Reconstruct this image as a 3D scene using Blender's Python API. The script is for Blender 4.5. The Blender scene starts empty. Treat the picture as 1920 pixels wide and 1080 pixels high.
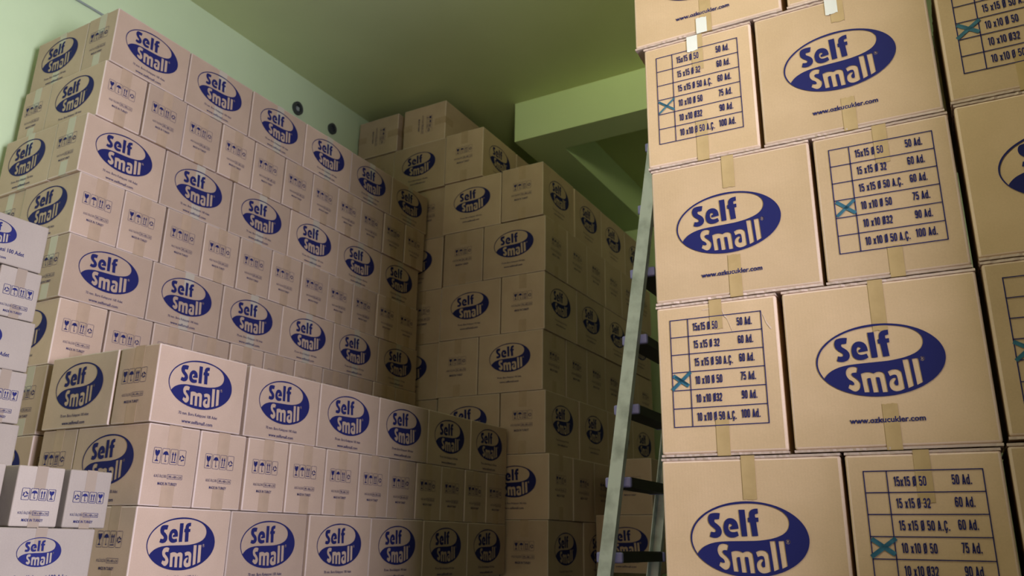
import bpy, bmesh, math, random
from mathutils import Vector, Matrix
random.seed(7)
PI = math.pi
SC = bpy.context.scene
COL = SC.collection
EYE = 0.96                                   # camera height above the floor

# ------------------------------------------------------------------ camera
TH, PH, RO, FPX = 0.5225, 0.3041, 0.0163, 1514.68
fw = Vector((-math.sin(TH)*math.cos(PH), math.cos(TH)*math.cos(PH), math.sin(PH)))
rt = Vector((math.cos(TH), math.sin(TH), 0))
up = rt.cross(fw)
r2 = math.cos(RO)*rt + math.sin(RO)*up
u2 = -math.sin(RO)*rt + math.cos(RO)*up
cd = bpy.data.cameras.new('camera')
cam = bpy.data.objects.new('camera', cd); COL.objects.link(cam)
cam.matrix_world = Matrix(((r2.x, u2.x, -fw.x, 0), (r2.y, u2.y, -fw.y, 0), (r2.z, u2.z, -fw.z, EYE), (0, 0, 0, 1)))
cd.sensor_width = 36; cd.lens = FPX/1920*36; cd.clip_start = 0.02
cd.dof.use_dof = True; cd.dof.focus_distance = 2.15; cd.dof.aperture_fstop = 5.0
SC.camera = cam

# ------------------------------------------------------------------ world, lights, exposure
w = bpy.data.worlds.new('world'); SC.world = w; w.use_nodes = True
w.node_tree.nodes['Background'].inputs[0].default_value = (0.75, 0.85, 1.0, 1)
w.node_tree.nodes['Background'].inputs[1].default_value = 0.6

def area(name, loc, target, sx, sy, power, col):
    l = bpy.data.lights.new(name, 'AREA'); l.shape = 'RECTANGLE'; l.size = sx; l.size_y = sy
    l.energy = power; l.color = col
    o = bpy.data.objects.new(name, l); COL.objects.link(o); o.location = loc
    o.rotation_euler = (Vector(target)-Vector(loc)).to_track_quat('-Z', 'Y').to_euler()
    return o
area('window_light', (1.90, 0.70, EYE+0.60), (-2.5, 1.1, EYE+0.45), 1.4, 1.3, 262, (0.98, 0.97, 1.28))
area('doorway_light', (-2.2, -1.8, EYE+0.4), (-2.2, 3.0, EYE+0.9), 0.8, 1.8, 10, (1.0, 0.55, 0.2))
area('beam_fill', (0.05, 0.7, EYE+2.1), (-1.55, 4.4, EYE+3.15), 0.5, 0.4, 4.0, (0.97, 1.0, 0.55)).data.spread = math.radians(50)  # added fill aimed at the beam and ceiling, no real lamp there
area('front_stack_fill', (-0.55, 0.55, EYE+2.0), (-0.3, 2.0, EYE+1.1), 0.4, 0.3, 3.0, (1.0, 0.97, 0.82)).data.spread = math.radians(90)  # added fill to brighten the upper part of the bright stack
area('near_wall_fill', (-2.9, 0.0, EYE+1.6), (-3.6, 2.0, EYE+2.4), 0.8, 0.6, 4.2, (0.40, 0.85, 1.0))  # added cool fill for the near wall, no window behind it
area('back_wall_fill', (0.3, 5.0, EYE+2.5), (-0.6, 6.3, EYE+1.2), 0.6, 0.4, 3, (1.0, 1.0, 0.8))  # added fill to lift the back wall, no opening behind it

SC.view_settings.view_transform = 'Standard'
SC.view_settings.look = 'None'
SC.view_settings.gamma = 1
SC.view_settings.use_curve_mapping = False
SC.view_settings.exposure = 0.0
try:
    SC.cycles.use_denoising = True
    SC.cycles.max_bounces = 8
    SC.cycles.diffuse_bounces = 6
except Exception:
    pass

# ------------------------------------------------------------------ materials
def mat(name, col, rough=0.7, spec=0.3, metal=0.0):
    m = bpy.data.materials.new(name); m.use_nodes = True
    b = m.node_tree.nodes['Principled BSDF']
    b.inputs['Base Color'].default_value = (*col, 1); b.inputs['Roughness'].default_value = rough
    b.inputs['Specular IOR Level'].default_value = spec; b.inputs['Metallic'].default_value = metal
    return m, m.node_tree, b

def noise_mix(nt, b, c1, c2, scale, lo=0.35, hi=0.65, coord='Object', detail=6):
    n, l = nt.nodes, nt.links
    tc = n.new('ShaderNodeTexCoord'); tx = n.new('ShaderNodeTexNoise'); tx.inputs['Scale'].default_value = scale
    tx.inputs['Detail'].default_value = detail
    l.new(tc.outputs[coord], tx.inputs['Vector'])
    cr = n.new('ShaderNodeValToRGB'); cr.color_ramp.elements[0].position = lo; cr.color_ramp.elements[1].position = hi
    cr.color_ramp.elements[0].color = (*c1, 1); cr.color_ramp.elements[1].color = (*c2, 1)
    l.new(tx.outputs['Fac'], cr.inputs['Fac'])
    return tc, tx, cr

def cardboard(name, c1, c2):
    m, nt, b = mat(name, c1, 0.72, 0.25)
    n, l = nt.nodes, nt.links
    tc, tx, cr = noise_mix(nt, b, c1, c2, 7.0, 0.3, 0.7)
    oi = n.new('ShaderNodeObjectInfo')
    mr = n.new('ShaderNodeMapRange'); mr.inputs['To Min'].default_value = 0.88; mr.inputs['To Max'].default_value = 1.08
    l.new(oi.outputs['Random'], mr.inputs['Value'])
    fine = n.new('ShaderNodeTexNoise'); fine.inputs['Scale'].default_value = 260; l.new(tc.outputs['Object'], fine.inputs['Vector'])
    fr = n.new('ShaderNodeMapRange'); fr.inputs['To Min'].default_value = 0.93; fr.inputs['To Max'].default_value = 1.07
    l.new(fine.outputs['Fac'], fr.inputs['Value'])
    mu = n.new('ShaderNodeMath'); mu.operation = 'MULTIPLY'
    l.new(mr.outputs[0], mu.inputs[0]); l.new(fr.outputs[0], mu.inputs[1])
    vm = n.new('ShaderNodeVectorMath'); vm.operation = 'SCALE'
    l.new(cr.outputs['Color'], vm.inputs[0]); l.new(mu.outputs[0], vm.inputs['Scale'])
    l.new(vm.outputs[0], b.inputs['Base Color'])
    # corrugation flutes run up the walls
    sx = n.new('ShaderNodeSeparateXYZ'); l.new(tc.outputs['Object'], sx.inputs[0])
    ad = n.new('ShaderNodeMath'); l.new(sx.outputs[0], ad.inputs[0]); l.new(sx.outputs[1], ad.inputs[1])
    ms = n.new('ShaderNodeMath'); ms.operation = 'MULTIPLY'; ms.inputs[1].default_value = 820; l.new(ad.outputs[0], ms.inputs[0])
    sn = n.new('ShaderNodeMath'); sn.operation = 'SINE'; l.new(ms.outputs[0], sn.inputs[0])
    wv = n.new('ShaderNodeMath'); wv.operation = 'MULTIPLY'; wv.inputs[1].default_value = 0.035; l.new(sn.outputs[0], wv.inputs[0])
    big = n.new('ShaderNodeTexNoise'); big.inputs['Scale'].default_value = 9; big.inputs['Detail'].default_value = 3
    l.new(tc.outputs['Object'], big.inputs['Vector'])
    bm_ = n.new('ShaderNodeMath'); bm_.operation = 'MULTIPLY_ADD'; bm_.inputs[1].default_value = 3.0
    l.new(big.outputs['Fac'], bm_.inputs[0]); l.new(wv.outputs[0], bm_.inputs[2])
    bp = n.new('ShaderNodeBump'); bp.inputs['Strength'].default_value = 0.35; bp.inputs['Distance'].default_value = 0.002
    l.new(bm_.outputs[0], bp.inputs['Height']); l.new(bp.outputs[0], b.inputs['Normal'])
    return m

M_CARD = cardboard('kraft_cardboard', (0.47, 0.335, 0.225), (0.53, 0.38, 0.26))
M_PALE = cardboard('dimmed_pale_kraft', (0.32, 0.265, 0.20), (0.36, 0.30, 0.225))  # pale card stock, colour darkened to stand in for weaker light
M_GOLD = cardboard('golden_kraft_cardboard', (0.55, 0.385, 0.20), (0.61, 0.43, 0.235))
M_EDGE = cardboard('torn_paper_edge', (0.50, 0.37, 0.27), (0.64, 0.50, 0.38))
M_INK, _, _ = mat('navy_ink', (0.017, 0.019, 0.098), 0.7, 0.12)
M_MARK, nt, b = mat('teal_marker', (0.03, 0.16, 0.22), 0.5, 0.3)
_, _, cr = noise_mix(nt, b, (0.012, 0.085, 0.125), (0.04, 0.16, 0.21), 60)
nt.links.new(cr.outputs['Color'], b.inputs['Base Color'])
M_TAPE, nt, b = mat('brown_packing_tape', (0.50, 0.36, 0.15), 0.4, 0.15)
tc, tx, cr = noise_mix(nt, b, (0.43, 0.30, 0.125), (0.49, 0.345, 0.15), 25)
nt.links.new(cr.outputs['Color'], b.inputs['Base Color'])
bp = nt.nodes.new('ShaderNodeBump'); bp.inputs['Strength'].default_value = 0.2; bp.inputs['Distance'].default_value = 0.001
nt.links.new(tx.outputs['Fac'], bp.inputs['Height']); nt.links.new(bp.outputs[0], b.inputs['Normal'])
M_TAPE2, nt, b = mat('faint_packing_tape', (0.40, 0.27, 0.12), 0.45, 0.15)
_, _, cr = noise_mix(nt, b, (0.425, 0.30, 0.19), (0.475, 0.335, 0.215), 25)
nt.links.new(cr.outputs['Color'], b.inputs['Base Color'])
M_GLARE, _, _ = mat('clear_tape_glare', (0.66, 0.66, 0.56), 0.25, 0.5)  # glare on clear tape painted in as a whitish base colour
M_SHINE, _, _ = mat('tape_painted_sheen', (0.50, 0.43, 0.32), 0.25, 0.5)  # reflected light on the tape painted as a paler base colour
M_NTAPE, _, _ = mat('thin_pale_tape', (0.29, 0.225, 0.155), 0.35, 0.3)
M_WORN = cardboard('worn_lit_card_edge', (0.60, 0.47, 0.36), (0.66, 0.52, 0.41))  # edge wear, with the light caught on the edges painted in too
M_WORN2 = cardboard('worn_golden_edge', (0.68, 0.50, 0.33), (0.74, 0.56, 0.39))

def paint(name, c1, c2):
    m, nt, b = mat(name, c1, 0.55, 0.35)
    tc, tx, cr = noise_mix(nt, b, c1, c2, 1.6, 0.3, 0.7)
    nt.links.new(cr.outputs['Color'], b.inputs['Base Color'])
    t2 = nt.nodes.new('ShaderNodeTexNoise'); t2.inputs['Scale'].default_value = 45; t2.inputs['Detail'].default_value = 5
    nt.links.new(tc.outputs['Object'], t2.inputs['Vector'])
    bp = nt.nodes.new('ShaderNodeBump'); bp.inputs['Strength'].default_value = 0.15; bp.inputs['Distance'].default_value = 0.004
    nt.links.new(t2.outputs['Fac'], bp.inputs['Height']); nt.links.new(bp.outputs[0], b.inputs['Normal'])
    return m
M_WALL = paint('pale_green_wall_paint', (0.57, 0.68, 0.38), (0.62, 0.73, 0.42))
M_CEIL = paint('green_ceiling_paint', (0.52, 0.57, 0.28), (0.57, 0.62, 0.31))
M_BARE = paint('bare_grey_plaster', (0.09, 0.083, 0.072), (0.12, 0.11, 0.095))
M_FLOOR = paint('grey_concrete_floor', (0.06, 0.055, 0.05), (0.09, 0.085, 0.08))
M_ALU, nt, b = mat('weathered_aluminium', (0.50, 0.55, 0.52), 0.5, 0.5, 0.0)
tc, tx, cr = noise_mix(nt, b, (0.42, 0.48, 0.44), (0.70, 0.78, 0.73), 14, 0.3, 0.55)
nt.links.new(cr.outputs['Color'], b.inputs['Base Color'])
M_TREAD, _, _ = mat('dark_ribbed_tread', (0.035, 0.033, 0.03), 0.6, 0.3)
M_CAP, _, _ = mat('violet_plastic_cap', (0.30, 0.29, 0.58), 0.45, 0.4)
M_PIPE, _, _ = mat('dark_pipe', (0.05, 0.055, 0.05), 0.6, 0.3)
M_PIPE2, _, _ = mat('grey_mortar', (0.30, 0.33, 0.28), 0.8, 0.2)
M_FRAME, _, _ = mat('white_frame_paint', (0.7, 0.7, 0.66), 0.5, 0.3)

# ------------------------------------------------------------------ mesh helpers
def link(name, me, parent=None, loc=(0, 0, 0), rot=(0, 0, 0)):
    o = bpy.data.objects.new(name, me); COL.objects.link(o)
    o.location = loc; o.rotation_euler = rot
    if parent: o.parent = parent
    return o
def tag(o, label, cat, group=None):
    o['label'] = label; o['category'] = cat
    if group: o['group'] = group
    return o
def add_box(bm, x0, x1, y0, y1, z0, z1, mtx=None):
    vs = [bm.verts.new(Vector((x, y, z)) if mtx is None else mtx @ Vector((x, y, z)))
          for x in (x0, x1) for y in (y0, y1) for z in (z0, z1)]
    for f in ((0, 1, 3, 2), (4, 6, 7, 5), (0, 4, 5, 1), (2, 3, 7, 6), (0, 2, 6, 4), (1, 5, 7, 3)):
        bm.faces.new([vs[i] for i in f])
    return vs
def finish(bm, name, m, smooth=False, bevel=0, seg=2, m2=None):
    bmesh.ops.recalc_face_normals(bm, faces=bm.faces)
    if bevel:
        bmesh.ops.bevel(bm, geom=list(bm.edges), offset=bevel, segments=seg, affect='EDGES', profile=0.5, material=1 if m2 else -1)
    me = bpy.data.meshes.new(name); bm.to_mesh(me); bm.free()
    me.materials.append(m)
    if m2: me.materials.append(m2)
    if smooth:
        for p in me.polygons: p.use_smooth = True
    return me
def struct(name, boxes, m):
    bm = bmesh.new()
    for b in boxes: add_box(bm, *b)
    o = link(name, finish(bm, name, m)); o['kind'] = 'structure'
    return o

# flat printing: closed outlines filled even-odd, laid in the x-y plane
def smooth_poly(pts, n=4, corner=50):
    out = []; N = len(pts)
    P = [Vector(p) for p in pts]
    sharp = []
    for i in range(N):
        a = P[i]-P[i-1]; b = P[(i+1) % N]-P[i]
        ang = abs(math.degrees(a.angle_signed(b))) if a.length > 0 and b.length > 0 else 0
        sharp.append(ang > corner)
    for i in range(N):
        p0, p1, p2, p3 = P[i-1], P[i], P[(i+1) % N], P[(i+2) % N]
        m1 = (p2-p0)*0.5 if not sharp[i] else (p2-p1)
        m2 = (p3-p1)*0.5 if not sharp[(i+1) % N] else (p2-p1)
        for k in range(n):
            t = k/n
            q = p1*(2*t**3-3*t*t+1)+m1*(t**3-2*t*t+t)+p2*(-2*t**3+3*t*t)+m2*(t**3-t*t)
            out.append((q.x, q.y))
    return out
def circle(cx, cy, rx, ry=None, n=48):
    ry = ry or rx
    return [(cx+rx*math.cos(2*PI*i/n), cy+ry*math.sin(2*PI*i/n)) for i in range(n)]
def rect(x0, y0, x1, y1): return [(x0, y0), (x1, y0), (x1, y1), (x0, y1)]

class Flat:
    def __init__(s): s.v = []; s.f = []
    def poly(s, *loops):
        c = bpy.data.curves.new('c', 'CURVE'); c.dimensions = '2D'; c.fill_mode = 'BOTH'
        for lp in loops:
            sp = c.splines.new('POLY'); sp.points.add(len(lp)-1)
            for p, q in zip(sp.points, lp): p.co = (q[0], q[1], 0, 1)
            sp.use_cyclic_u = True
        s._take(c); return s
    def quad(s, pts):
        k = len(s.v); s.v += [(p[0], p[1], 0) for p in pts]; s.f.append(tuple(range(k, k+len(pts)))); return s
    def line(s, a, b, t):
        a, b = Vector(a), Vector(b); d = (b-a).normalized(); n = Vector((-d.y, d.x))*t/2
        return s.quad([a-n, b-n, b+n, a+n])
    def text(s, txt, x, y, width=None, height=None, bold=0.0, align='LEFT'):
        """baseline start at x, y; width of the whole string, height of its tallest letter"""
        c = bpy.data.curves.new('t', 'FONT'); c.body = txt; c.size = 1; c.offset = bold; c.resolution_u = 2
        f = Flat(); f._take(c)
        xs = [v[0] for v in f.v]; ys = [v[1] for v in f.v]
        x0, x1 = min(xs), max(xs)
        sy = (height or 1)/0.72
        sx = width/(x1-x0) if width else sy
        off = x-(sx*(x1-x0)/2 if align == 'CENTER' else 0)
        k = len(s.v)
        s.v += [(off+(v[0]-x0)*sx, y+v[1]*sy, 0) for v in f.v]
        s.f += [tuple(i+k for i in q) for q in f.f]
        return s
    def _take(s, c):
        o = bpy.data.objects.new('tmp', c); COL.objects.link(o)
        dg = bpy.context.evaluated_depsgraph_get(); dg.update()
        me = bpy.data.meshes.new_from_object(o.evaluated_get(dg))
        k = len(s.v)
        s.v += [tuple(v.co) for v in me.vertices]; s.f += [tuple(i+k for i in p.vertices) for p in me.polygons]
        bpy.data.objects.remove(o); bpy.data.curves.remove(c); bpy.data.meshes.remove(me)
    def build(s, name, m, thick=0.0):
        me = bpy.data.meshes.new(name); me.from_pydata(s.v, [], s.f)
        bm = bmesh.new(); bm.from_mesh(me)
        bmesh.ops.recalc_face_normals(bm, faces=bm.faces)
        for f in bm.faces:
            f.normal_update()
            if f.normal.z < 0: f.normal_flip()
        bm.to_mesh(me); bm.free(); me.materials.append(m)
        return me

# ------------------------------------------------------------------ the oval logo
def lg(pts, sm=True, corner=50):
    q = [((x-847)/795, (538-y)/490) for x, y in pts]
    A, B = 0.1335, 0.0830
    q = [(x*A, y*B) for x, y in q]
    return smooth_poly(q, 4, corner) if sm else q
def make_logo():
    f = Flat()
    bean = [(140,742),(97,660),(75,580),(77,500),(97,430),(140,352),(200,288),(290,218),(400,162),(530,117),(680,90),(850,78),(1000,84),(1130,107),(1240,142),(1320,187),(1375,242),(1400,302),(1398,362),(1372,422),(1318,472),(1240,509),(1150,535),(1050,552),(950,562),(800,567),(640,571),(500,577),(400,589),(310,613),(230,651),(170,702)]
    S1 = [(482,205),(466,283),(438,286),(412,282),(397,298),(405,325),(440,352),(475,387),(493,430),(490,472),(465,510),(425,528),(380,530),(325,515),(345,448),(375,456),(405,455),(415,435),(400,410),(360,380),(325,340),(312,295),(318,250),(340,216),(385,202),(440,200)]
    e1 = [(727,408),(722,360),(705,315),(670,282),(625,269),(577,280),(540,320),(522,380),(525,440),(545,485),(585,515),(635,525),(685,517),(725,498),(708,443),(670,452),(632,452),(605,438),(589,405),(591,367),(608,346),(630,345),(643,360),(640,373),(610,386),(612,420)]
    l1 = [(742,160),(825,158),(840,505),(765,508)]
    f1 = [(1002,145),(950,149),(908,167),(884,205),(880,262),(862,265),(862,322),(888,325),(905,505),(985,500),(970,321),(1003,318),(1003,262),(962,262),(958,232),(970,216),(1002,212)]
    S2 = [(575,622),(556,692),(525,688),(500,692),(488,707),(500,732),(540,767),(575,810),(588,852),(578,900),(547,933),(500,938),(432,890),(452,837),(490,853),(510,850),(510,828),(490,800),(450,770),(425,722),(422,672),(445,627),(490,607),(540,609)]
    m2 = [(605,712),(650,697),(700,695),(740,705),(764,719),(800,702),(845,699),(880,716),(898,762),(913,975),(850,975),(833,795),(825,773),(803,771),(787,787),(803,970),(737,970),(722,795),(714,774),(692,775),(678,800),(693,962),(628,960)]
    a2 = [(937,708),(990,685),(1050,686),(1090,711),(1105,760),(1117,945),(1070,965),(1012,972),(965,950),(943,910),(940,867),(955,827),(990,800),(1027,794),(1029,812),(1008,837),(1000,865),(1010,891),(1032,898),(1048,880),(1045,792),(1035,760),(1005,753),(958,768)]
    la = [(1130,566),(1203,561),(1228,915),(1160,942)]
    lb = [(1243,563),(1318,558),(1338,875),(1268,908)]
    ell = [((c[0])*0.1335, c[1]*0.0830) for c in circle(0, 0, 1, 1, 72)]
    reg = lambda r: lg([(1368+r*math.cos(a), 570+r*math.sin(a)) for a in [2*PI*i/20 for i in range(20)]], False)
    rl = lg([(1357,587),(1357,553),(1374,553),(1381,561),(1374,571),(1382,587),(1375,587),(1366,573),(1363,573),(1363,587)], False)
    f.poly(ell, lg(bean, True, 60), lg(S1), lg(e1), lg(l1, False), lg(f1), lg(S2), lg(m2), lg(a2), lg(la, False), lg(lb, False), reg(30), reg(24), rl)
    return f.build('logo_print', M_INK)
LOGO = make_logo()

def web(txt, width, h):
    return Flat().text(txt, 0, 0, width, h, 0.024, 'CENTER').build('web_address', M_INK)
WEB_O = web('www.ozkucukler.com', 0.153, 0.0125)
def caption(scale=1.0):
    f = Flat()
    f.text('70 mm. Boru Kelepçesi 100 Adet', 0, 0.0, 0.162*scale, 0.0105*scale, 0.004, 'CENTER')
    f.text('www.selfsmall.com', 0, -0.0265*scale, 0.128*scale, 0.012*scale, 0.012, 'CENTER')
    return f.build('caption_print', M_INK)
CAP = caption()
def caption_small():
    f = Flat()
    f.text('70 mm Boru Kelepçesi 100 Adet', 0, 0.0, 0.185, 0.0125, 0.012, 'CENTER')
    f.text('www.selfsmall.com', 0, -0.022, 0.085, 0.0085, 0.012, 'CENTER')
    return f.build('caption_print', M_INK)
CAP_N = caption_small()

def symbols(order, W, H):
    f = Flat(); n = 4; gap = 0.03*W; cw = (W-3*gap)/4; t = 0.0011
    for i, kind in enumerate(order):
        x0 = -W/2+i*(cw+gap); x1 = x0+cw; y0, y1 = -H/2, H/2; cx = (x0+x1)/2
        r = cw*0.12
        def rr(x0, y0, x1, y1, r):
            o = []
            for (px, py, a0) in ((x1-r, y1-r, 0), (x0+r, y1-r, 90), (x0+r, y0+r, 180), (x1-r, y0+r, 270)):
                for k in range(4):
                    a = math.radians(a0+30*k); o.append((px+r*math.cos(a), py+r*math.sin(a)))
            return o
        f.poly(rr(x0, y0, x1, y1, r), rr(x0+t, y0+t, x1-t, y1-t, r*0.7))
        X = lambda u: cx+u*cw; Y = lambda v: y0+v*H
        P = lambda L: [(X(u), Y(v)) for u, v in L]
        if kind == 'glass':
            f.poly(P([(-.32,.84),(-.12,.84),(-.05,.72),(-.12,.64),(.02,.84),(.32,.84),(.30,.66),(.18,.52),(.05,.46),(.05,.24),(.24,.17),(.24,.13),(-.24,.13),(-.24,.17),(-.05,.24),(-.05,.46),(-.18,.52),(-.30,.66)]))
        elif kind == 'umbrella':
            arc = [(.38*math.cos(a), .56+.26*math.sin(a)) for a in [PI*k/10 for k in range(11)]]
            f.poly(P(arc+[(-.19,.60),(0,.56),(.19,.60)]))
            f.quad(P([(-.03,.14),(.03,.14),(.03,.6),(-.03,.6)])); f.quad(P([(.03,.14),(.16,.14),(.16,.19),(.03,.19)]))
            f.quad(P([(.11,.19),(.16,.19),(.16,.26),(.11,.26)]))
        elif kind == 'arrows':
            for d in (-.17, .17):
                f.poly(P([(d-.05,.24),(d+.05,.24),(d+.05,.62),(d+.14,.62),(d,.84),(d-.14,.62),(d-.05,.62)]))
            f.quad(P([(-.32,.13),(.32,.13),(.32,.19),(-.32,.19)]))
        else:
            for k in range(3):
                a = math.radians(90+120*k)
                def tr(L, a=a): return [(cx+cw*.36*(u*math.cos(a)-v*math.sin(a)), y0+H*.47+cw*.36*(u*math.sin(a)+v*math.cos(a))) for u, v in L]
                f.poly(tr([(1.0,.15),(1.0,-.18),(.45,-.72),(.62,-.86),(.10,-.95),(-.02,-.42),(.16,-.52),(.62,-.02),(.62,.15)]))
    return f.build('handling_symbols', M_INK)
SYM = symbols(('glass', 'umbrella', 'arrows', 'recycle'), 0.125, 0.050)
SYM_N = symbols(('recycle', 'umbrella', 'arrows', 'glass'), 0.089, 0.030)
def origin(s=1.0):
    f = Flat()
    f.text('KOLİ ÖLÇÜSÜ', -0.054*s, 0.0, 0.047*s, 0.0085*s, 0.0)
    x0, x1, y0, y1, t = -0.004*s, 0.054*s, -0.0035*s, 0.0115*s, 0.001
    f.poly(rect(x0, y0, x1, y1), rect(x0+t, y0+t, x1-t, y1-t))
    f.text('390 x 400 x 210', (x0+x1)/2, 0, 0.050*s, 0.0078*s, 0.008, 'CENTER')
    f.text('MADE IN TURKEY', 0, -0.024*s, 0.074*s, 0.0095*s, 0.012, 'CENTER')
    return f.build('origin_print', M_INK)
ORI = origin(); ORI_N = origin(0.75); ORI_M = origin(1.3)

GL = {
 '0': (.44, [[(.075,.5),(.075,.78),(.115,.89),(.22,.925),(.325,.89),(.365,.78),(.365,.5),(.365,.22),(.325,.11),(.22,.075),(.115,.11),(.075,.22),(.075,.5)]]),
 '1': (.33, [[(.22,0),(.22,1)], [(.20,.90),(.05,.79)]]),
 '5': (.44, [[(.39,.925),(.095,.925),(.085,.52),(.20,.60),(.31,.57),(.365,.46),(.365,.22),(.32,.10),(.21,.075),(.11,.11),(.075,.26)]]),
 '2': (.44, [[(.075,.70),(.10,.87),(.21,.925),(.33,.87),(.365,.73),(.33,.56),(.10,.17),(.09,.075),(.39,.075)]]),
 '3': (.44, [[(.075,.74),(.11,.88),(.21,.925),(.33,.88),(.36,.74),(.33,.58),(.19,.53),(.33,.47),(.365,.29),(.33,.12),(.21,.075),(.10,.12),(.075,.27)]]),
 '6': (.44, [[(.36,.76),(.33,.88),(.22,.925),(.11,.87),(.075,.72),(.075,.25),(.11,.11),(.22,.075),(.33,.11),(.365,.25),(.365,.40),(.32,.53),(.22,.56),(.12,.52),(.075,.42)]]),
 '7': (.42, [[(.04,.925),(.36,.925),(.16,0)]]),
 'x': (.38, [[(.05,0),(.33,.70)], [(.05,.70),(.33,0)]]),
 'A': (.46, [[(.07,0),(.23,.98)], [(.39,0),(.23,.98)], [(.13,.26),(.33,.26)]]),
 'd': (.44, [[(.365,0),(.365,1)], [(.36,.58),(.25,.66),(.13,.62),(.075,.48),(.075,.22),(.13,.09),(.25,.055),(.36,.14)]]),
 '.': (.22, [[(.10,0),(.10,.15)]]),
 'C': (.44, [[(.365,.68),(.33,.87),(.22,.925),(.11,.88),(.075,.72),(.075,.28),(.11,.12),(.22,.075),(.33,.13),(.365,.32)]]),
 ' ': (.20, []),
}
GL['9'] = (.44, [[(.44-x, 1-y) for x, y in st] for st in GL['6'][1]])
GL['Ø'] = (.46, GL['0'][1]+[[(.03,-.05),(.41,1.05)]])
GL['Ç'] = (.44, GL['C'][1]+[[(.23,.05),(.23,-.09),(.14,-.2)]])
def stroke(f, pts, T):
    P = [Vector(p) for p in pts]; n = len(P); closed = (P[0]-P[-1]).length < 1e-6 and n > 2
    L, R = [], []
    for i in range(n):
        a = P[i]-P[i-1] if i > 0 else (P[-1]-P[-2] if closed else P[1]-P[0])
        b = P[i+1]-P[i] if i < n-1 else (P[1]-P[0] if closed else a)
        a, b = a.normalized(), b.normalized()
        m = Vector((-(a+b).y, (a+b).x)); m = m.normalized() if m.length > 1e-4 else Vector((-a.y, a.x))
        k = min(1/max(.35, m.dot(Vector((-a.y, a.x)))), 1.8)*T/2
        L.append(P[i]+m*k); R.append(P[i]-m*k)
    for i in range(n-1): f.quad([R[i], R[i+1], L[i+1], L[i]])
def condensed(f, txt, x, y, width, H):
    tot = sum(GL[c][0]+.075 for c in txt)-.075; k = width/tot; px = 0
    for c in txt:
        wd, sts = GL[c]
        for i, st in enumerate(sts):
            g = Flat(); stroke(g, st, .09 if (c == 'Ø' and i == 1) else .155)
            o = len(f.v)
            f.v += [(x+(v[0]+px)*k, y+v[1]*H, 0) for v in g.v]; f.f += [tuple(i_+o for i_ in q) for q in g.f]
        px += wd+.075
def checklist():
    f = Flat(); W, H, c = 0.228, 0.272, 0.046; t = 0.0022
    x0, y1 = -W/2, H/2
    for i in range(7): f.line((x0-t/2, y1-i*H/6), (x0+W+t/2, y1-i*H/6), t)
    for x in (x0, x0+c, x0+W): f.line((x, y1), (x, y1-H), t)
    L = ['15x15 Ø 50', '15 x15 Ø 32', '15 x15 Ø 50 A.Ç.', '10 x10 Ø 50', '10 x10 Ø32', '10 x10 Ø 50 A.Ç.']
    N = ['50 Ad.', '60 Ad.', '60 Ad.', '75 Ad.', '90 Ad.', '100 Ad.']
    wl = [.063, .066, .096, .067, .064, .096]; wn = [.037, .037, .037, .037, .037, .045]
    for i in range(6):
        y = y1-(i+0.72)*H/6
        condensed(f, L[i], x0+c+0.012, y, wl[i], 0.0205)
        condensed(f, N[i], x0+W-0.022-wn[i]-(0.0 if i < 5 else -0.004), y+0.002, wn[i], 0.0205)
    return f.build('checklist_print', M_INK)
CHECK = checklist()
def cross(k):
    f = Flat(); rnd = random.Random(k)
    t = (0.0052, 0.0088, 0.0076, 0.0085, 0.008)[k]
    j = lambda s=0.003: rnd.uniform(-s, s)
    w_, h_ = 0.021, 0.021
    a, b, c, d = (-w_-.002+j(), -h_+j()), (w_+.004+j(), h_+j()), (-w_+j(), h_-.003+j()), (w_+j(), -h_+.006+j())
    f.line(a, b, t); f.line(c, d, t*1.1)
    if k in (0, 3): f.line((c[0]+.004, c[1]-.003), (d[0]-.002, d[1]+.004), t*.7)
    return f.build('marker_cross', M_MARK)
CROSS = [cross(k) for k in range(5)]

# ------------------------------------------------------------------ cartons
def body_mesh(name, w, s, h, m):
    bm = bmesh.new(); add_box(bm, -w/2, w/2, -s/2, s/2, 0.0005, h-0.0005)
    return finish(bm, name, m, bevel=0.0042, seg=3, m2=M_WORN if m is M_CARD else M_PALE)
def rough_body(name, w, s, h, m):
    bm = bmesh.new(); add_box(bm, -w/2, w/2, -s/2, s/2, 0.0062, h-0.0052)
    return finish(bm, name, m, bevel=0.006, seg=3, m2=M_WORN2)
def flap_mesh(name, w, s, seed, sign):
    """one closed outer flap: a slab from the middle seam to its long side, ragged along its cut edges"""
    rnd = random.Random(seed); bm = bmesh.new(); n = 60
    pts = []
    x0, x1 = -w/2-.0006, w/2+.0006; y0, y1 = .001, s/2+.0006
    for i in range(n+1): pts.append((x0+(x1-x0)*i/n, y1+rnd.uniform(-.0022, .0016)*(1 if rnd.random() < .5 else .35)))
    for i in range(1, 24): pts.append((x1+rnd.uniform(-.0014, .001), y1+(y0-y1)*i/24))
    pts.append((x1, y0)); pts.append((x0, y0))
    for i in range(1, 24): pts.append((x0+rnd.uniform(-.001, .0014), y0+(y1-y0)*i/24))
    lo = [bm.verts.new((x, sign*y, 0)) for x, y in pts]; hi = [bm.verts.new((x, sign*y, .0056)) for x, y in pts]
    N = len(pts)
    bm.faces.new(lo); bm.faces.new(hi)
    for i in range(N): bm.faces.new((lo[i], lo[(i+1) % N], hi[(i+1) % N], hi[i]))
    me = finish(bm, name, M_EDGE)
    return me
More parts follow.
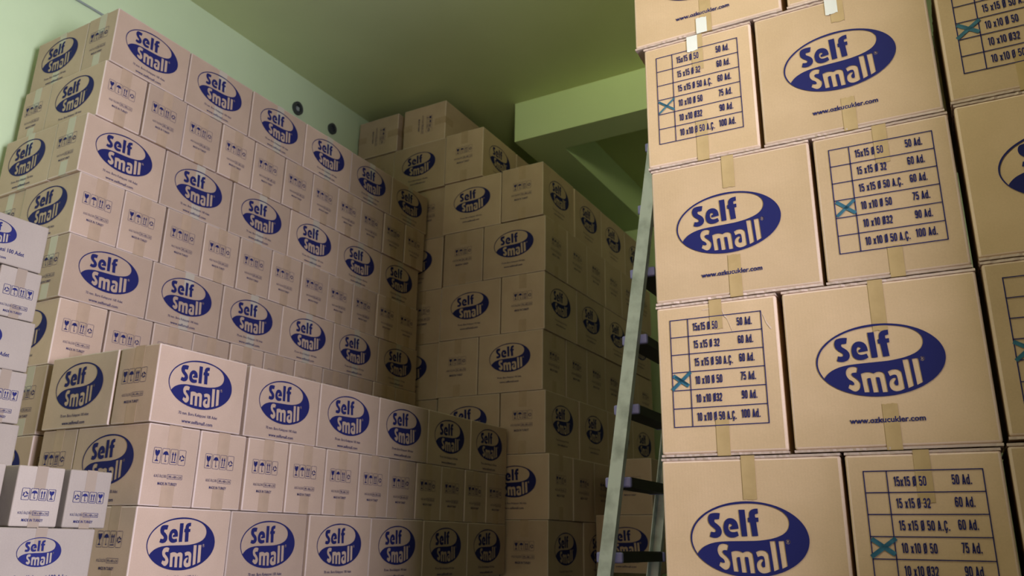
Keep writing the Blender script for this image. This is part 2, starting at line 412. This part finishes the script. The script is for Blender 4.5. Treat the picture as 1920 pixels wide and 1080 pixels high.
def tape_mesh(name, wid, drop, run, m, seed=0):
    """a strip lying on the top (z=0 plane, going to -y... inwards) and turned down the face at y=0"""
    bm = bmesh.new(); rnd = random.Random(seed); e = .0005
    x0, x1 = -wid/2, wid/2
    n = 9
    low = [(x0+(x1-x0)*i/n, -drop+rnd.uniform(-.0018, .0018)) for i in range(n+1)]
    f_ = [bm.verts.new((x, -e, z)) for x, z in low]
    t1 = bm.verts.new((x1, -e, e)); t0 = bm.verts.new((x0, -e, e))
    bm.faces.new(f_+[t1, t0])
    b0 = bm.verts.new((x0, run, e)); b1 = bm.verts.new((x1, run, e))
    bm.faces.new((t0, t1, b1, b0))
    # thickness
    g = bmesh.ops.extrude_face_region(bm, geom=list(bm.faces))
    for v in g['geom']:
        if isinstance(v, bmesh.types.BMVert): v.co += Vector((0, 0.0004, -0.0004))
    return finish(bm, name, m)

KINDS = {
    'clamp': dict(w=.376, s=.2010, h=.2600, m=M_CARD),
    'large': dict(w=.4325, s=.292, h=.3525, m=M_CARD),
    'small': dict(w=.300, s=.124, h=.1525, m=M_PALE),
    'mid':   dict(w=.375, s=.262, h=.322, m=M_CARD),
    'elbow': dict(w=.412, s=.301, h=.3855, m=M_GOLD),
}
for kn, K in KINDS.items():
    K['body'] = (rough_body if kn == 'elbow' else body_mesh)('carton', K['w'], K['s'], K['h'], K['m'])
TAPE_END = tape_mesh('tape', .050, .088, .09, M_TAPE2, 1)
TAPE_S = tape_mesh('tape', .048, .095, .09, M_SHINE, 6)
TAPE_S2 = tape_mesh('tape', .048, .062, .09, M_SHINE, 7)
TAPE_END_B = tape_mesh('tape', .050, .072, .09, M_TAPE2, 2)
TAPE_N = tape_mesh('tape', .030, .058, .05, M_NTAPE, 3)
TAPE_N2 = tape_mesh('tape', .030, .040, .05, M_NTAPE, 4)
TAPE_R = [tape_mesh('tape', .0315, d, .1, M_TAPE, 10+i) for i, d in enumerate((.09, .10, .11, .075, .12))]
TAPE_G = tape_mesh('tape', .030, .048, .02, M_GLARE, 30)

K = KINDS['elbow']
FLAPS = [flap_mesh('flap', K['w'], K['s'], 50+i, 1 if i % 2 == 0 else -1) for i in range(6)]

# face frames: place a flat print or a tape on one face of a carton
def on_face(o, K, face, name, me, dx, z, off=.0014):
    w_, s_ = K['w'], K['s']
    if face == 'front': loc, rz = (dx, -s_/2-off, z), 0
    elif face == 'end+': loc, rz = (w_/2+off, dx, z), PI/2
    else: loc, rz = (-w_/2-off, -dx, z), -PI/2
    return link(name, me, o, loc, (PI/2, 0, rz))
def tape_on(o, K, face, me, dx=0, bottom=False, out=0.0):
    w_, s_, h_ = K['w'], K['s'], K['h']
    z = 0 if bottom else h_
    if face == 'front': loc, rz = (dx, -s_/2-out, z), 0
    elif face == 'end+': loc, rz = (w_/2+out, dx, z), PI/2
    else: loc, rz = (-w_/2-out, -dx, z), -PI/2
    return link('tape_strip', me, o, loc, (PI if bottom else 0, 0, rz+(PI if bottom else 0)) if False else ((0, 0, rz)))

def carton(kind, cx, cy, z, rz, label, group, show=('front', 'end'), jit=True, tape=True, shiny=False):
    """cx, cy, z: middle of the base; rz 0: logo side towards the door wall; rz 90: logo side towards the aisle"""
    K = KINDS[kind]
    o = link('cardboard_box', K['body'])
    if jit:
        cx += random.uniform(-.0015, .0015); cy += random.uniform(-.0015, .0015); rz += random.uniform(-.003, .003)
    o.location = (cx, cy, z+EYE); o.rotation_euler = (0, 0, rz)
    tag(o, label, 'box', group)
    h_ = K['h']
    if kind == 'small':
        logo_z, cap_z, sc = h_-.060, h_-.116, .44
        sym_z, ori_z = h_-.0715, h_-.121
        S, O, C = SYM_N, ORI_N, CAP_N
    elif kind == 'large':
        logo_z, cap_z, sc = h_-.148, h_-.270, 1.04
        sym_z, ori_z = h_-.135, h_-.196
        S, O, C = SYM, ORI_M, CAP
    elif kind == 'mid':
        logo_z, cap_z, sc = h_-.150, h_-.265, 1.0
        sym_z, ori_z = h_-.130, h_-.19
        S, O, C = SYM, ORI, CAP
    else:
        logo_z, cap_z, sc = h_-.112, h_-.2205, 1.0
        sym_z, ori_z = h_-.101, h_-.169
        S, O, C = SYM, ORI, CAP
    if 'front' in show:
        lo = on_face(o, K, 'front', 'logo_print', LOGO, random.uniform(-.006, .003), logo_z); lo.scale = (sc, sc, 1)
        on_face(o, K, 'front', 'caption_print', C, -.003, cap_z)
    for e in ('end+', 'end-'):
        if e in show:
            on_face(o, K, e, 'handling_symbols', S, -.010 if kind == 'clamp' else 0.0, sym_z)
            on_face(o, K, e, 'origin_print', O, -.005, ori_z)
            if tape:
                t = TAPE_N if kind == 'small' else TAPE_S if shiny and e == 'end-' else TAPE_END
                tape_on(o, K, e, t, 0)
                tb = TAPE_N2 if kind == 'small' else TAPE_S2 if shiny and e == 'end-' else TAPE_END_B
                b = tape_on(o, K, e, tb, 0, bottom=False); b.scale = (1, 1, -1); b.location.z = 0
    if shiny and 'front' in show and 'end-' not in show:
        tape_on(o, K, 'front', TAPE_S)
        b = tape_on(o, K, 'front', TAPE_S2); b.scale = (1, 1, -1); b.location.z = 0
    return o

ORD = ['first', 'second', 'third', 'fourth', 'fifth', 'sixth', 'seventh', 'eighth', 'ninth', 'tenth', 'eleventh', 'twelfth']
ROW = ['top', 'second', 'third', 'fourth', 'fifth', 'sixth', 'seventh', 'eighth', 'ninth', 'tenth']
H90 = PI/2

# ------------------------------------------------------------------ the room
XL, XR, YB, YF, ZC = -3.625, 2.0, 6.35, -2.0, 2.965+EYE
struct('floor', [(XL-.2, XR+.2, YF-.2, YB+.2, -.2, 0)], M_FLOOR)
struct('ceiling', [(XL-.2, XR+.2, YF-.2, YB+.2, ZC, ZC+.2)], M_CEIL)
struct('wall_left', [(XL-.2, XL, YF, YB, 0, ZC)], M_WALL)
struct('wall_back', [(XL-.2, XR+.2, YB, YB+.2, 0, ZC)], M_WALL)
wy0, wy1, wz0, wz1 = -.02, 1.29, EYE-.1, EYE+1.3
struct('wall_right', [(XR, XR+.2, YF, wy0, 0, ZC), (XR, XR+.2, wy1, YB, 0, ZC), (XR, XR+.2, wy0, wy1, 0, wz0), (XR, XR+.2, wy0, wy1, wz1, ZC)], M_BARE)
struct('window_1', [(XR+.05, XR+.1, wy0, wy1, wz0, wz0+.05), (XR+.05, XR+.1, wy0, wy1, wz1-.05, wz1), (XR+.05, XR+.1, wy0, wy0+.05, wz0, wz1), (XR+.05, XR+.1, wy1-.05, wy1, wz0, wz1), (XR+.05, XR+.1, .61, .66, wz0, wz1)], M_FRAME)
dx0, dx1, dz1 = -2.65, -1.75, EYE+1.35
struct('wall_front', [(XL-.2, dx0, YF-.2, YF, 0, ZC), (dx1, XR+.2, YF-.2, YF, 0, ZC), (dx0, dx1, YF-.2, YF, dz1, ZC)], M_BARE)
struct('door_1', [(dx0, dx0+.06, YF-.15, YF-.05, 0, dz1), (dx1-.06, dx1, YF-.15, YF-.05, 0, dz1), (dx0, dx1, YF-.15, YF-.05, dz1-.06, dz1)], M_FRAME)
struct('wall_light_blocker', [(.98, XR, 1.3, 2.4, 0, ZC), (.66, .98, 1.3, 1.5, 0, ZC), (.44, .66, 1.3, 1.5, 0, EYE+.30)], M_BARE)  # added out-of-view wall pieces that keep window light off the bright stack
# concrete beams under the ceiling
BY = 4.405
struct('trim_1', [(-2.535, XR, BY, BY+.25, EYE+2.665, ZC)], M_WALL)
struct('trim_2', [(-2.535, -2.265, BY+.25, YB, EYE+2.665, ZC)], M_WALL)

# two pipe stubs in round holes high on the wall
for (y, z, r, lab) in ((3.40, 2.712, .042, 'round dark pipe stub with grey centre high on the green wall'),
                       (3.735, 2.722, .036, 'smaller plain dark round pipe hole high on the green wall, towards the corner')):
    bm = bmesh.new(); n = 20
    prof = [(0.0, r*1.0), (.018, r*1.0), (.018, r*.62), (-.03+.032, r*.58)]
    rings = [[bm.verts.new((px, pr*math.cos(2*PI*k/n), pr*math.sin(2*PI*k/n)*1.1)) for k in range(n)] for px, pr in prof]
    for a, b_ in zip(rings, rings[1:]):
        for k in range(n): bm.faces.new((a[k], a[(k+1) % n], b_[(k+1) % n], b_[k]))
    bm.faces.new(rings[-1])
    o = link('pipe_stub', finish(bm, 'pipe_stub', M_PIPE), None, (XL, y, z+EYE)); tag(o, lab, 'pipe', 'pipe holes on the wall')
    if r > .04:
        bm = bmesh.new(); add_box(bm, .001, .012, -.012, .014, -.016, .012)
        link('plug', finish(bm, 'plug', M_PIPE2, bevel=.003), o)
# thin cable along the wall
bm = bmesh.new(); n = 8; L_ = [(1.0, 2.545), (1.5, 2.545), (1.95, 2.552), (2.6, 2.55), (3.1, 2.555)]
rings = [[bm.verts.new((XL+.007+.006*math.cos(2*PI*k/n), y, z+EYE+.006*math.sin(2*PI*k/n))) for k in range(n)] for y, z in L_]
for a, b_ in zip(rings, rings[1:]):
    for k in range(n): bm.faces.new((a[k], a[(k+1) % n], b_[(k+1) % n], b_[k]))
bm.faces.new(rings[0]); bm.faces.new(rings[-1])
tag(link('wall_cable', finish(bm, 'wall_cable', M_PIPE2)), 'thin cable running along the pale wall above the tall stack', 'cable')

# ------------------------------------------------------------------ stacks of clamp cartons along the wall
def clamp_stack(xf, y0, ztop, rows, name, group, W=.382, S=.2083, H=.2612, offs=None, count=None, xoffs=None, gaps=None, shiny=False):
    K = KINDS['clamp']
    for r in range(rows):
        z = ztop-(r+1)*H
        y = y0+(offs or {}).get(r, 0); x = xf+(xoffs or {}).get(r, 0)
        logo_row = r % 2 == 0
        n = (count or {}).get(r, 6 if logo_row else 11)
        for j in range(n):
            g = 0
            for (rr, jj, gg) in (gaps or ()):
                if rr == r and j >= jj: g += gg
            g += random.uniform(-.0015, .0015)
            if logo_row:
                lab = f'logo-side carton, {ORD[j]} from the near corner, {ROW[r]} row of the {name}'
                carton('clamp', x-K['s']/2+random.uniform(-.003, .003), y+g+(j+.5)*W, z, H90, lab, group, ('front', 'end-') if j == 0 else ('front',), shiny=shiny)
            else:
                lab = f'narrow carton end with symbols, {ORD[j]} from near corner, {ROW[r]} row of the {name}'
                dxj = random.uniform(-.004, .004)
                carton('clamp', x-K['w']/2+dxj, y+g+(j+.5)*S, z, 0, lab, group, ('front', 'end+') if j == 0 else ('end+',))
        # the second box round the corner
        if logo_row:
            carton('clamp', x-.2085-K['w']/2-.002, y+K['s']/2+.004, z, 0, f'logo carton on the short face, inner column, {ROW[r]} row of the {name}', group, ('front',), shiny=shiny)
        else:
            carton('clamp', x-.3815-K['s']/2-.002, y+K['w']/2+.006, z, H90, f'narrow carton on the short face, inner column, {ROW[r]} row of the {name}', group, ('end-',), shiny=shiny)

clamp_stack(-2.97, 1.7032, 2.1713, 8, 'tall wall stack', 'cartons of the tall stack along the wall',
            offs={0: .014, 1: .002, 2: -.026, 3: -.016, 4: -.012, 5: 0.0, 6: 0.0, 7: 0.0}, count={6: 2, 7: 2},
            xoffs={0: .006, 1: 0, 2: -.004}, shiny=True)
clamp_stack(-2.314, 1.692, .6122, 3, 'low stack', 'cartons of the low stack before the tall one',
            offs={0: -.008, 1: .0, 2: .0}, gaps=((0, 1, .014),))

# ------------------------------------------------------------------ the stack by the back, larger cartons
f_ = 1.0113
MY = 4.01; MXR = -2.084; MH = .3540; MZ = 2.239
G = 'cartons of the dim back stack'
KL = KINDS['large']; PW, PS = .437, .297
def m_logo(x0, r, lab, dy=0, ends=False, dz=0):
    z = MZ-(r+1)*MH
    return carton('large', x0+PW/2, MY+KL['s']/2+dy, z+dz, 0, lab, G, ('front', 'end+') if ends else ('front',), tape=True)
def m_end(x0, r, lab, dy=0, side=False, dz=0):
    z = MZ-(r+1)*MH
    return carton('large', x0+PS/2, MY+KL['w']/2+dy, z+dz, H90, lab, G, ('front', 'end-') if side else ('end-',))
XC = MXR
shift = {0: -.014, 1: .0, 2: -.003, 3: -.012, 4: .006, 5: .03, 6: .026}
for r in range(7):
    xr = XC+shift[r]; rn = ROW[r]
    if r % 2 == 0:
        m_end(xr-PS, r, f'narrow carton on the outer corner, {rn} full row of the dim back stack', side=True, dz=.006 if r == 0 else 0)
        m_logo(xr-PS-PW-.004, r, f'logo carton on the front, inner column, {rn} full row of the dim back stack')
    else:
        m_logo(xr-PW, r, f'logo carton on the outer corner, {rn} full row of the dim back stack', ends=True)
        m_end(xr-PW-PS-.004, r, f'narrow carton on the front, inner column, {rn} full row of the dim back stack', dy=.004)
    # column half hidden behind the tall stack
    if r < 5:
        if r % 2 == 0:
            m_end(XC-PS-PW-.020-PS+.004, r, f'half-hidden narrow carton behind end of tall stack, {rn} row of the back stack', dy=.02)
        else:
            m_logo(XC-PS-PW-.020-PW, r, f'half-hidden logo carton behind end of tall stack, {rn} row of the back stack', dy=.02)
    # the shaded side, going away from the corner
    if r % 2 == 0:
        for j in range(1, 4):
            carton('large', xr-KL['s']/2, MY+PW*(j+.5), MZ-(r+1)*MH, H90, f'dark logo carton, {ORD[j]} along the shaded side, {rn} row of the back stack', G, ('front',))
    else:
        for j in range(1, 6):
            carton('large', xr-KL['w']/2, MY+PS*(j+.5), MZ-(r+1)*MH, 0, f'dark carton end, {ORD[j]} along the shaded side, {rn} row of the back stack', G, ('end+',), tape=False)
# two stepped rows on top, against the wall
z2 = MZ
def top_box(kind_face, x0, y0, z, lab, show):
    if kind_face == 'logo': return carton('large', x0+PW/2, y0+KL['s']/2, z, 0, lab, G, show)
    return carton('large', x0+PS/2, y0+KL['w']/2, z, H90, lab, G, show)
top_box('logo', -3.275, MY, z2, 'logo carton under the two boxes lying on their sides', ('front',))
top_box('end', -3.5745, MY+.012, z2, 'mostly hidden narrow carton in the far wall corner below the sideways boxes', ('end-',))
top_box('logo', -3.6245, MY+.02, MZ-MH, 'carton wedged against the wall behind the far end of the tall stack', ('front',))
top_box('end', -2.832, MY-.01, z2+.001, 'narrow carton standing proud beside the beam end, one row below the ceiling boxes', ('front', 'end-'))
carton('large', -2.832+PS/2-.002, MY+PW*1.5, z2, H90, 'dark logo carton behind the proud carton beside the beam end', G, ('front',))
for k, (x0, lab) in enumerate(((-3.61, 'carton lying on its side under the ceiling in the wall corner'), (-3.212, 'carton lying on its side under the ceiling, away from the wall corner'))):
    o = carton('large', 0, 0, 0, H90, lab, G, ('end-', 'front'), jit=False)
    pw = .3525
    o.matrix_world = Matrix.Translation((x0, MY+.0+KL['w']/2+(.01 if k else 0), EYE+MZ+MH+.0015+KL['s']/2)) @ Matrix.Rotation(PI/2, 4, 'Y') @ Matrix.Rotation(PI/2, 4, 'Z')

# low boxes in the gloom behind the ladder
carton('mid', -1.95+.262/2, 4.6+.375/2, .16, H90, 'shadowed narrow carton behind the ladder, on top of another', 'dark cartons behind the ladder', ('end-',), tape=False)
carton('mid', -2.045+.375/2, 4.6+.262/2, -.163, 0, 'shadowed logo carton behind the ladder, under another', 'dark cartons behind the ladder', ('front',), tape=False)

# ------------------------------------------------------------------ small pale cartons at the near end
G = 'small pale cartons at the near end'
KN = KINDS['small']; NH = .1533
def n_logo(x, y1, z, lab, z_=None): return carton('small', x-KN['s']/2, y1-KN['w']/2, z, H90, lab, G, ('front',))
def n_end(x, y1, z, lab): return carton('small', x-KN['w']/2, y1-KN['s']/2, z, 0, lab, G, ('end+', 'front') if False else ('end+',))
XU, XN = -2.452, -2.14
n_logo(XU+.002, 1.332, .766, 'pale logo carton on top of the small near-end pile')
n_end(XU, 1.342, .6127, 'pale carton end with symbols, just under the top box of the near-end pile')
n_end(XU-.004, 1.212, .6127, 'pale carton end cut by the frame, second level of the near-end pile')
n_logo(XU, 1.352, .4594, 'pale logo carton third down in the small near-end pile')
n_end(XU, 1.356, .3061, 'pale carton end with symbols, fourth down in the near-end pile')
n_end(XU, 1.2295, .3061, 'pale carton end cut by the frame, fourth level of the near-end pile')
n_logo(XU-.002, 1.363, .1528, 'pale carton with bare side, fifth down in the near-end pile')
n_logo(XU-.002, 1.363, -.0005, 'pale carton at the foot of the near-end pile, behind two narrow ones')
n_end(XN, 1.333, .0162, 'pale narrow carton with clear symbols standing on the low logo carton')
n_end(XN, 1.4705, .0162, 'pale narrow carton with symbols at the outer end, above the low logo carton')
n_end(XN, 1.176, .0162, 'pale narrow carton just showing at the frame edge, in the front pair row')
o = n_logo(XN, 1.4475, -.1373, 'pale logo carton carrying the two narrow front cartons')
for ch in o.children:
    if ch.name.startswith('caption'): ch.location.z -= .012
tape_on(o, KN, 'front', TAPE_N, 0)

# ------------------------------------------------------------------ the bright stack of large elbow cartons
G = 'large cartons of the bright front stack'
PSI = .0228
RO_ = Vector((-.5297*1.293, 1.5015*1.293, 1.0587*1.293)); RT = Vector((math.cos(PSI), math.sin(PSI), 0)); RN = Vector((-math.sin(PSI), math.cos(PSI), 0))
KE = KINDS['elbow']; fi = 0
def elbow(face, t0, row, lab, check=None, tapes=True, dz=0, yaw=0, dep=0):
    """face 'logo' or 'list' towards the aisle; t0: distance of its edge from the stack's corner"""
    global fi
    z = RO_.z-(row+1)*.3885+dz
    wd, dp = (KE['w'], KE['s']) if face == 'logo' else (KE['s'], KE['w'])
    c = RO_+RT*(t0+wd/2)+RN*(dp/2+dep)
    o = link('cardboard_box', KE['body'], None, (c.x, c.y, z+EYE), (0, 0, PSI+yaw+(0 if face == 'logo' else H90)))
    tag(o, lab, 'box', G)
    h_ = KE['h']
    side = 'front' if face == 'logo' else 'end-'
    if face == 'logo':
        on_face(o, KE, 'front', 'logo_print', LOGO, -.008, h_-.186, .0019)
        on_face(o, KE, 'front', 'web_address', WEB_O, -.006, h_-.326, .0019)
    else:
        on_face(o, KE, 'end-', 'checklist_print', CHECK, -.001, h_-.178, .0019)
        if check is not None:
            on_face(o, KE, 'end-', 'marker_cross', CROSS[check], -.001-.228/2+.023, h_-.178+.136-.272*3.5/6, .0022)
    if tapes:
        for bot in (False, True):
            t = tape_on(o, KE, side, TAPE_R[(fi+2*bot) % 5], .003, out=.0010)
            t.location.z = h_+.0004 if not bot else -.0004
            if bot: t.scale = (1, 1, -1)
    for i, (nm, zz) in enumerate((('top_flap', h_-.0058), ('top_flap', h_-.0058), ('bottom_flap', .0002), ('bottom_flap', .0002))):
        link(nm, FLAPS[(i+2*(fi % 3)) % 6], o, (0, 0, zz))
    fi += 1
    return o
t1 = elbow('logo', -.030, -1, 'big carton at the top edge over the first checklist carton', dz=.001)
elbow('list', .398, -1, 'big carton barely showing above the upper wide logo carton', dz=.001)
ra = elbow('list', -.006, 0, 'big checklist carton with a thin scribbled cross and glare-white tape, uppermost of its column', 0, yaw=.01)
rb = elbow('logo', .308, 0, 'big wide logo carton with torn glare-white tape, upper row beside the scribbled checklist')
elbow('list', .737, 0, 'big checklist carton cut by the frame, upper corner of the bright stack', 1, dz=.012)
elbow('logo', .002, 1, 'big logo carton with straight tape under the scribbled checklist carton')
elbow('list', .424, 1, 'big checklist carton with pale cross, beside the straight-taped logo carton', 2)
elbow('logo', .740, 1, 'big logo carton cut by the frame, middle height of the bright stack', dz=.012)
rg = elbow('list', .002, 2, 'big checklist carton with dark cross and scratched top, under the straight-taped logo carton', 3)
elbow('logo', .317, 2, 'big wide logo carton with scuffed oval, beside the scratched checklist carton')
elbow('list', .742, 2, 'big checklist carton cut by the frame, beside the scuffed logo carton', 4, dz=.012)
elbow('logo', .0, 3, 'big logo carton at the lower frame edge beside the ladder foot')
elbow('list', .421, 3, 'big checklist carton at the lower frame edge, under the scuffed logo carton', 1)
elbow('logo', .735, 3, 'big carton corner cut by the lower frame corner of the bright stack', dz=.008)
f = Flat()
for st in ([(.016,.176),(.024,.150),(.030,.143),(.042,.108)], [(.118,.142),(.124,.122),(.135,.104)], [(-.03,.170),(.0,.174),(.02,.166)]):
    for i in range(len(st)-1): f.line(st[i], st[i+1], (.0022, .0035, .0012)[i % 3])
on_face(rg, KE, 'end-', 'scratch', f.build('scratch', M_WORN2), 0, KE['h']-.193, .0012)['label'] = 'pale torn scratches'
for bx, side in ((t1, 'front'), (ra, 'end-'), (rb, 'front')):
    z = 0 if bx is t1 else KE['h']
    t = tape_on(bx, KE, side, TAPE_G, -.01, out=.0022); t.location.z = z+.0002 if z else .0; t.name = 'clear_tape'
    if not z: t.scale = (1, 1, -1)
    t['label'] = 'clear tape with painted white glare'

# ------------------------------------------------------------------ step ladder
lad = bpy.data.objects.new('step_ladder', None); COL.objects.link(lad)
Y1, Y2 = 2.60, 3.06; SL = .153; ZT = 1.80
ax = lambda z: -1.127+SL*(z+.103)
lad.location = (ax(-EYE), (Y1+Y2)/2, 0)
tag(lad, 'grey aluminium step ladder with dark treads and violet end caps beside the bright stack', 'ladder')
lx, ly = lad.location.x, lad.location.y
ang = math.atan(SL)
def rail(y0, y1, xa, xb, za, zb, wid, name='rail', sk=None):
    bm = bmesh.new(); h = wid/2; t = .004
    # channel section: web facing out along y, two flanges
    Lz = math.hypot(xb-xa, zb-za)
    mtx = Matrix.Translation((xa-lx, y0-ly, za+EYE)) @ Matrix.Rotation(math.atan2(xb-xa, zb-za), 4, 'Y')
    s = 1 if y1 > y0 else -1
    d = abs(y1-y0)
    add_box(bm, -h, h, 0, s*t, 0, Lz, mtx)
    add_box(bm, -h, -h+t, s*t, s*d, 0, Lz, mtx); add_box(bm, h-t, h, s*t, s*d, 0, Lz, mtx)
    bmesh.ops.recalc_face_normals(bm, faces=bm.faces)
    return link(name, finish(bm, name, M_ALU), lad)
rail(Y1-.012, Y1+.015, ax(-EYE), ax(ZT), -EYE, ZT, .046)
rail(Y2+.012, Y2-.015, ax(-EYE), ax(ZT), -EYE, ZT, .046)
for z in (-.78, -.535, -.29, -.046, .197, .442, .686, .93, 1.175, 1.42, 1.665):
    bm = bmesh.new(); x = ax(z)-lx
    add_box(bm, x-.040, x+.040, Y1+.018-ly, Y2-.018-ly, z+EYE-.016, z+EYE+.016)
    for k in range(5):
        xx = x-.034+k*.0155
        add_box(bm, xx, xx+.006, Y1+.03-ly, Y2-.03-ly, z+EYE+.0165, z+EYE+.019)
    td = link('tread', finish(bm, 'tread', M_TREAD), lad)
    for ya, yb in ((Y1+.0155, Y1+.034), (Y2-.034, Y2-.0155)):
        bm = bmesh.new()
        add_box(bm, x-.047, x+.047, ya-ly, yb-ly, z+EYE-.0175, z+EYE+.0175)
        link('end_cap', finish(bm, 'end_cap', M_CAP, bevel=.006, seg=2), td)
# rear legs behind the bright stack and the top plate
xt = ax(ZT)
for (ya, yb) in ((Y1+.01, Y1+.035), (Y2-.01, Y2-.035)):
    rail(ya, yb, xt+.62, xt+.06, -EYE, ZT, .04, 'rear_leg')
bm = bmesh.new(); add_box(bm, xt-.06-lx, xt+.10-lx, Y1-.02-ly, Y2+.02-ly, ZT+EYE, ZT+EYE+.03)
link('top_plate', finish(bm, 'top_plate', M_TREAD, bevel=.005), lad)
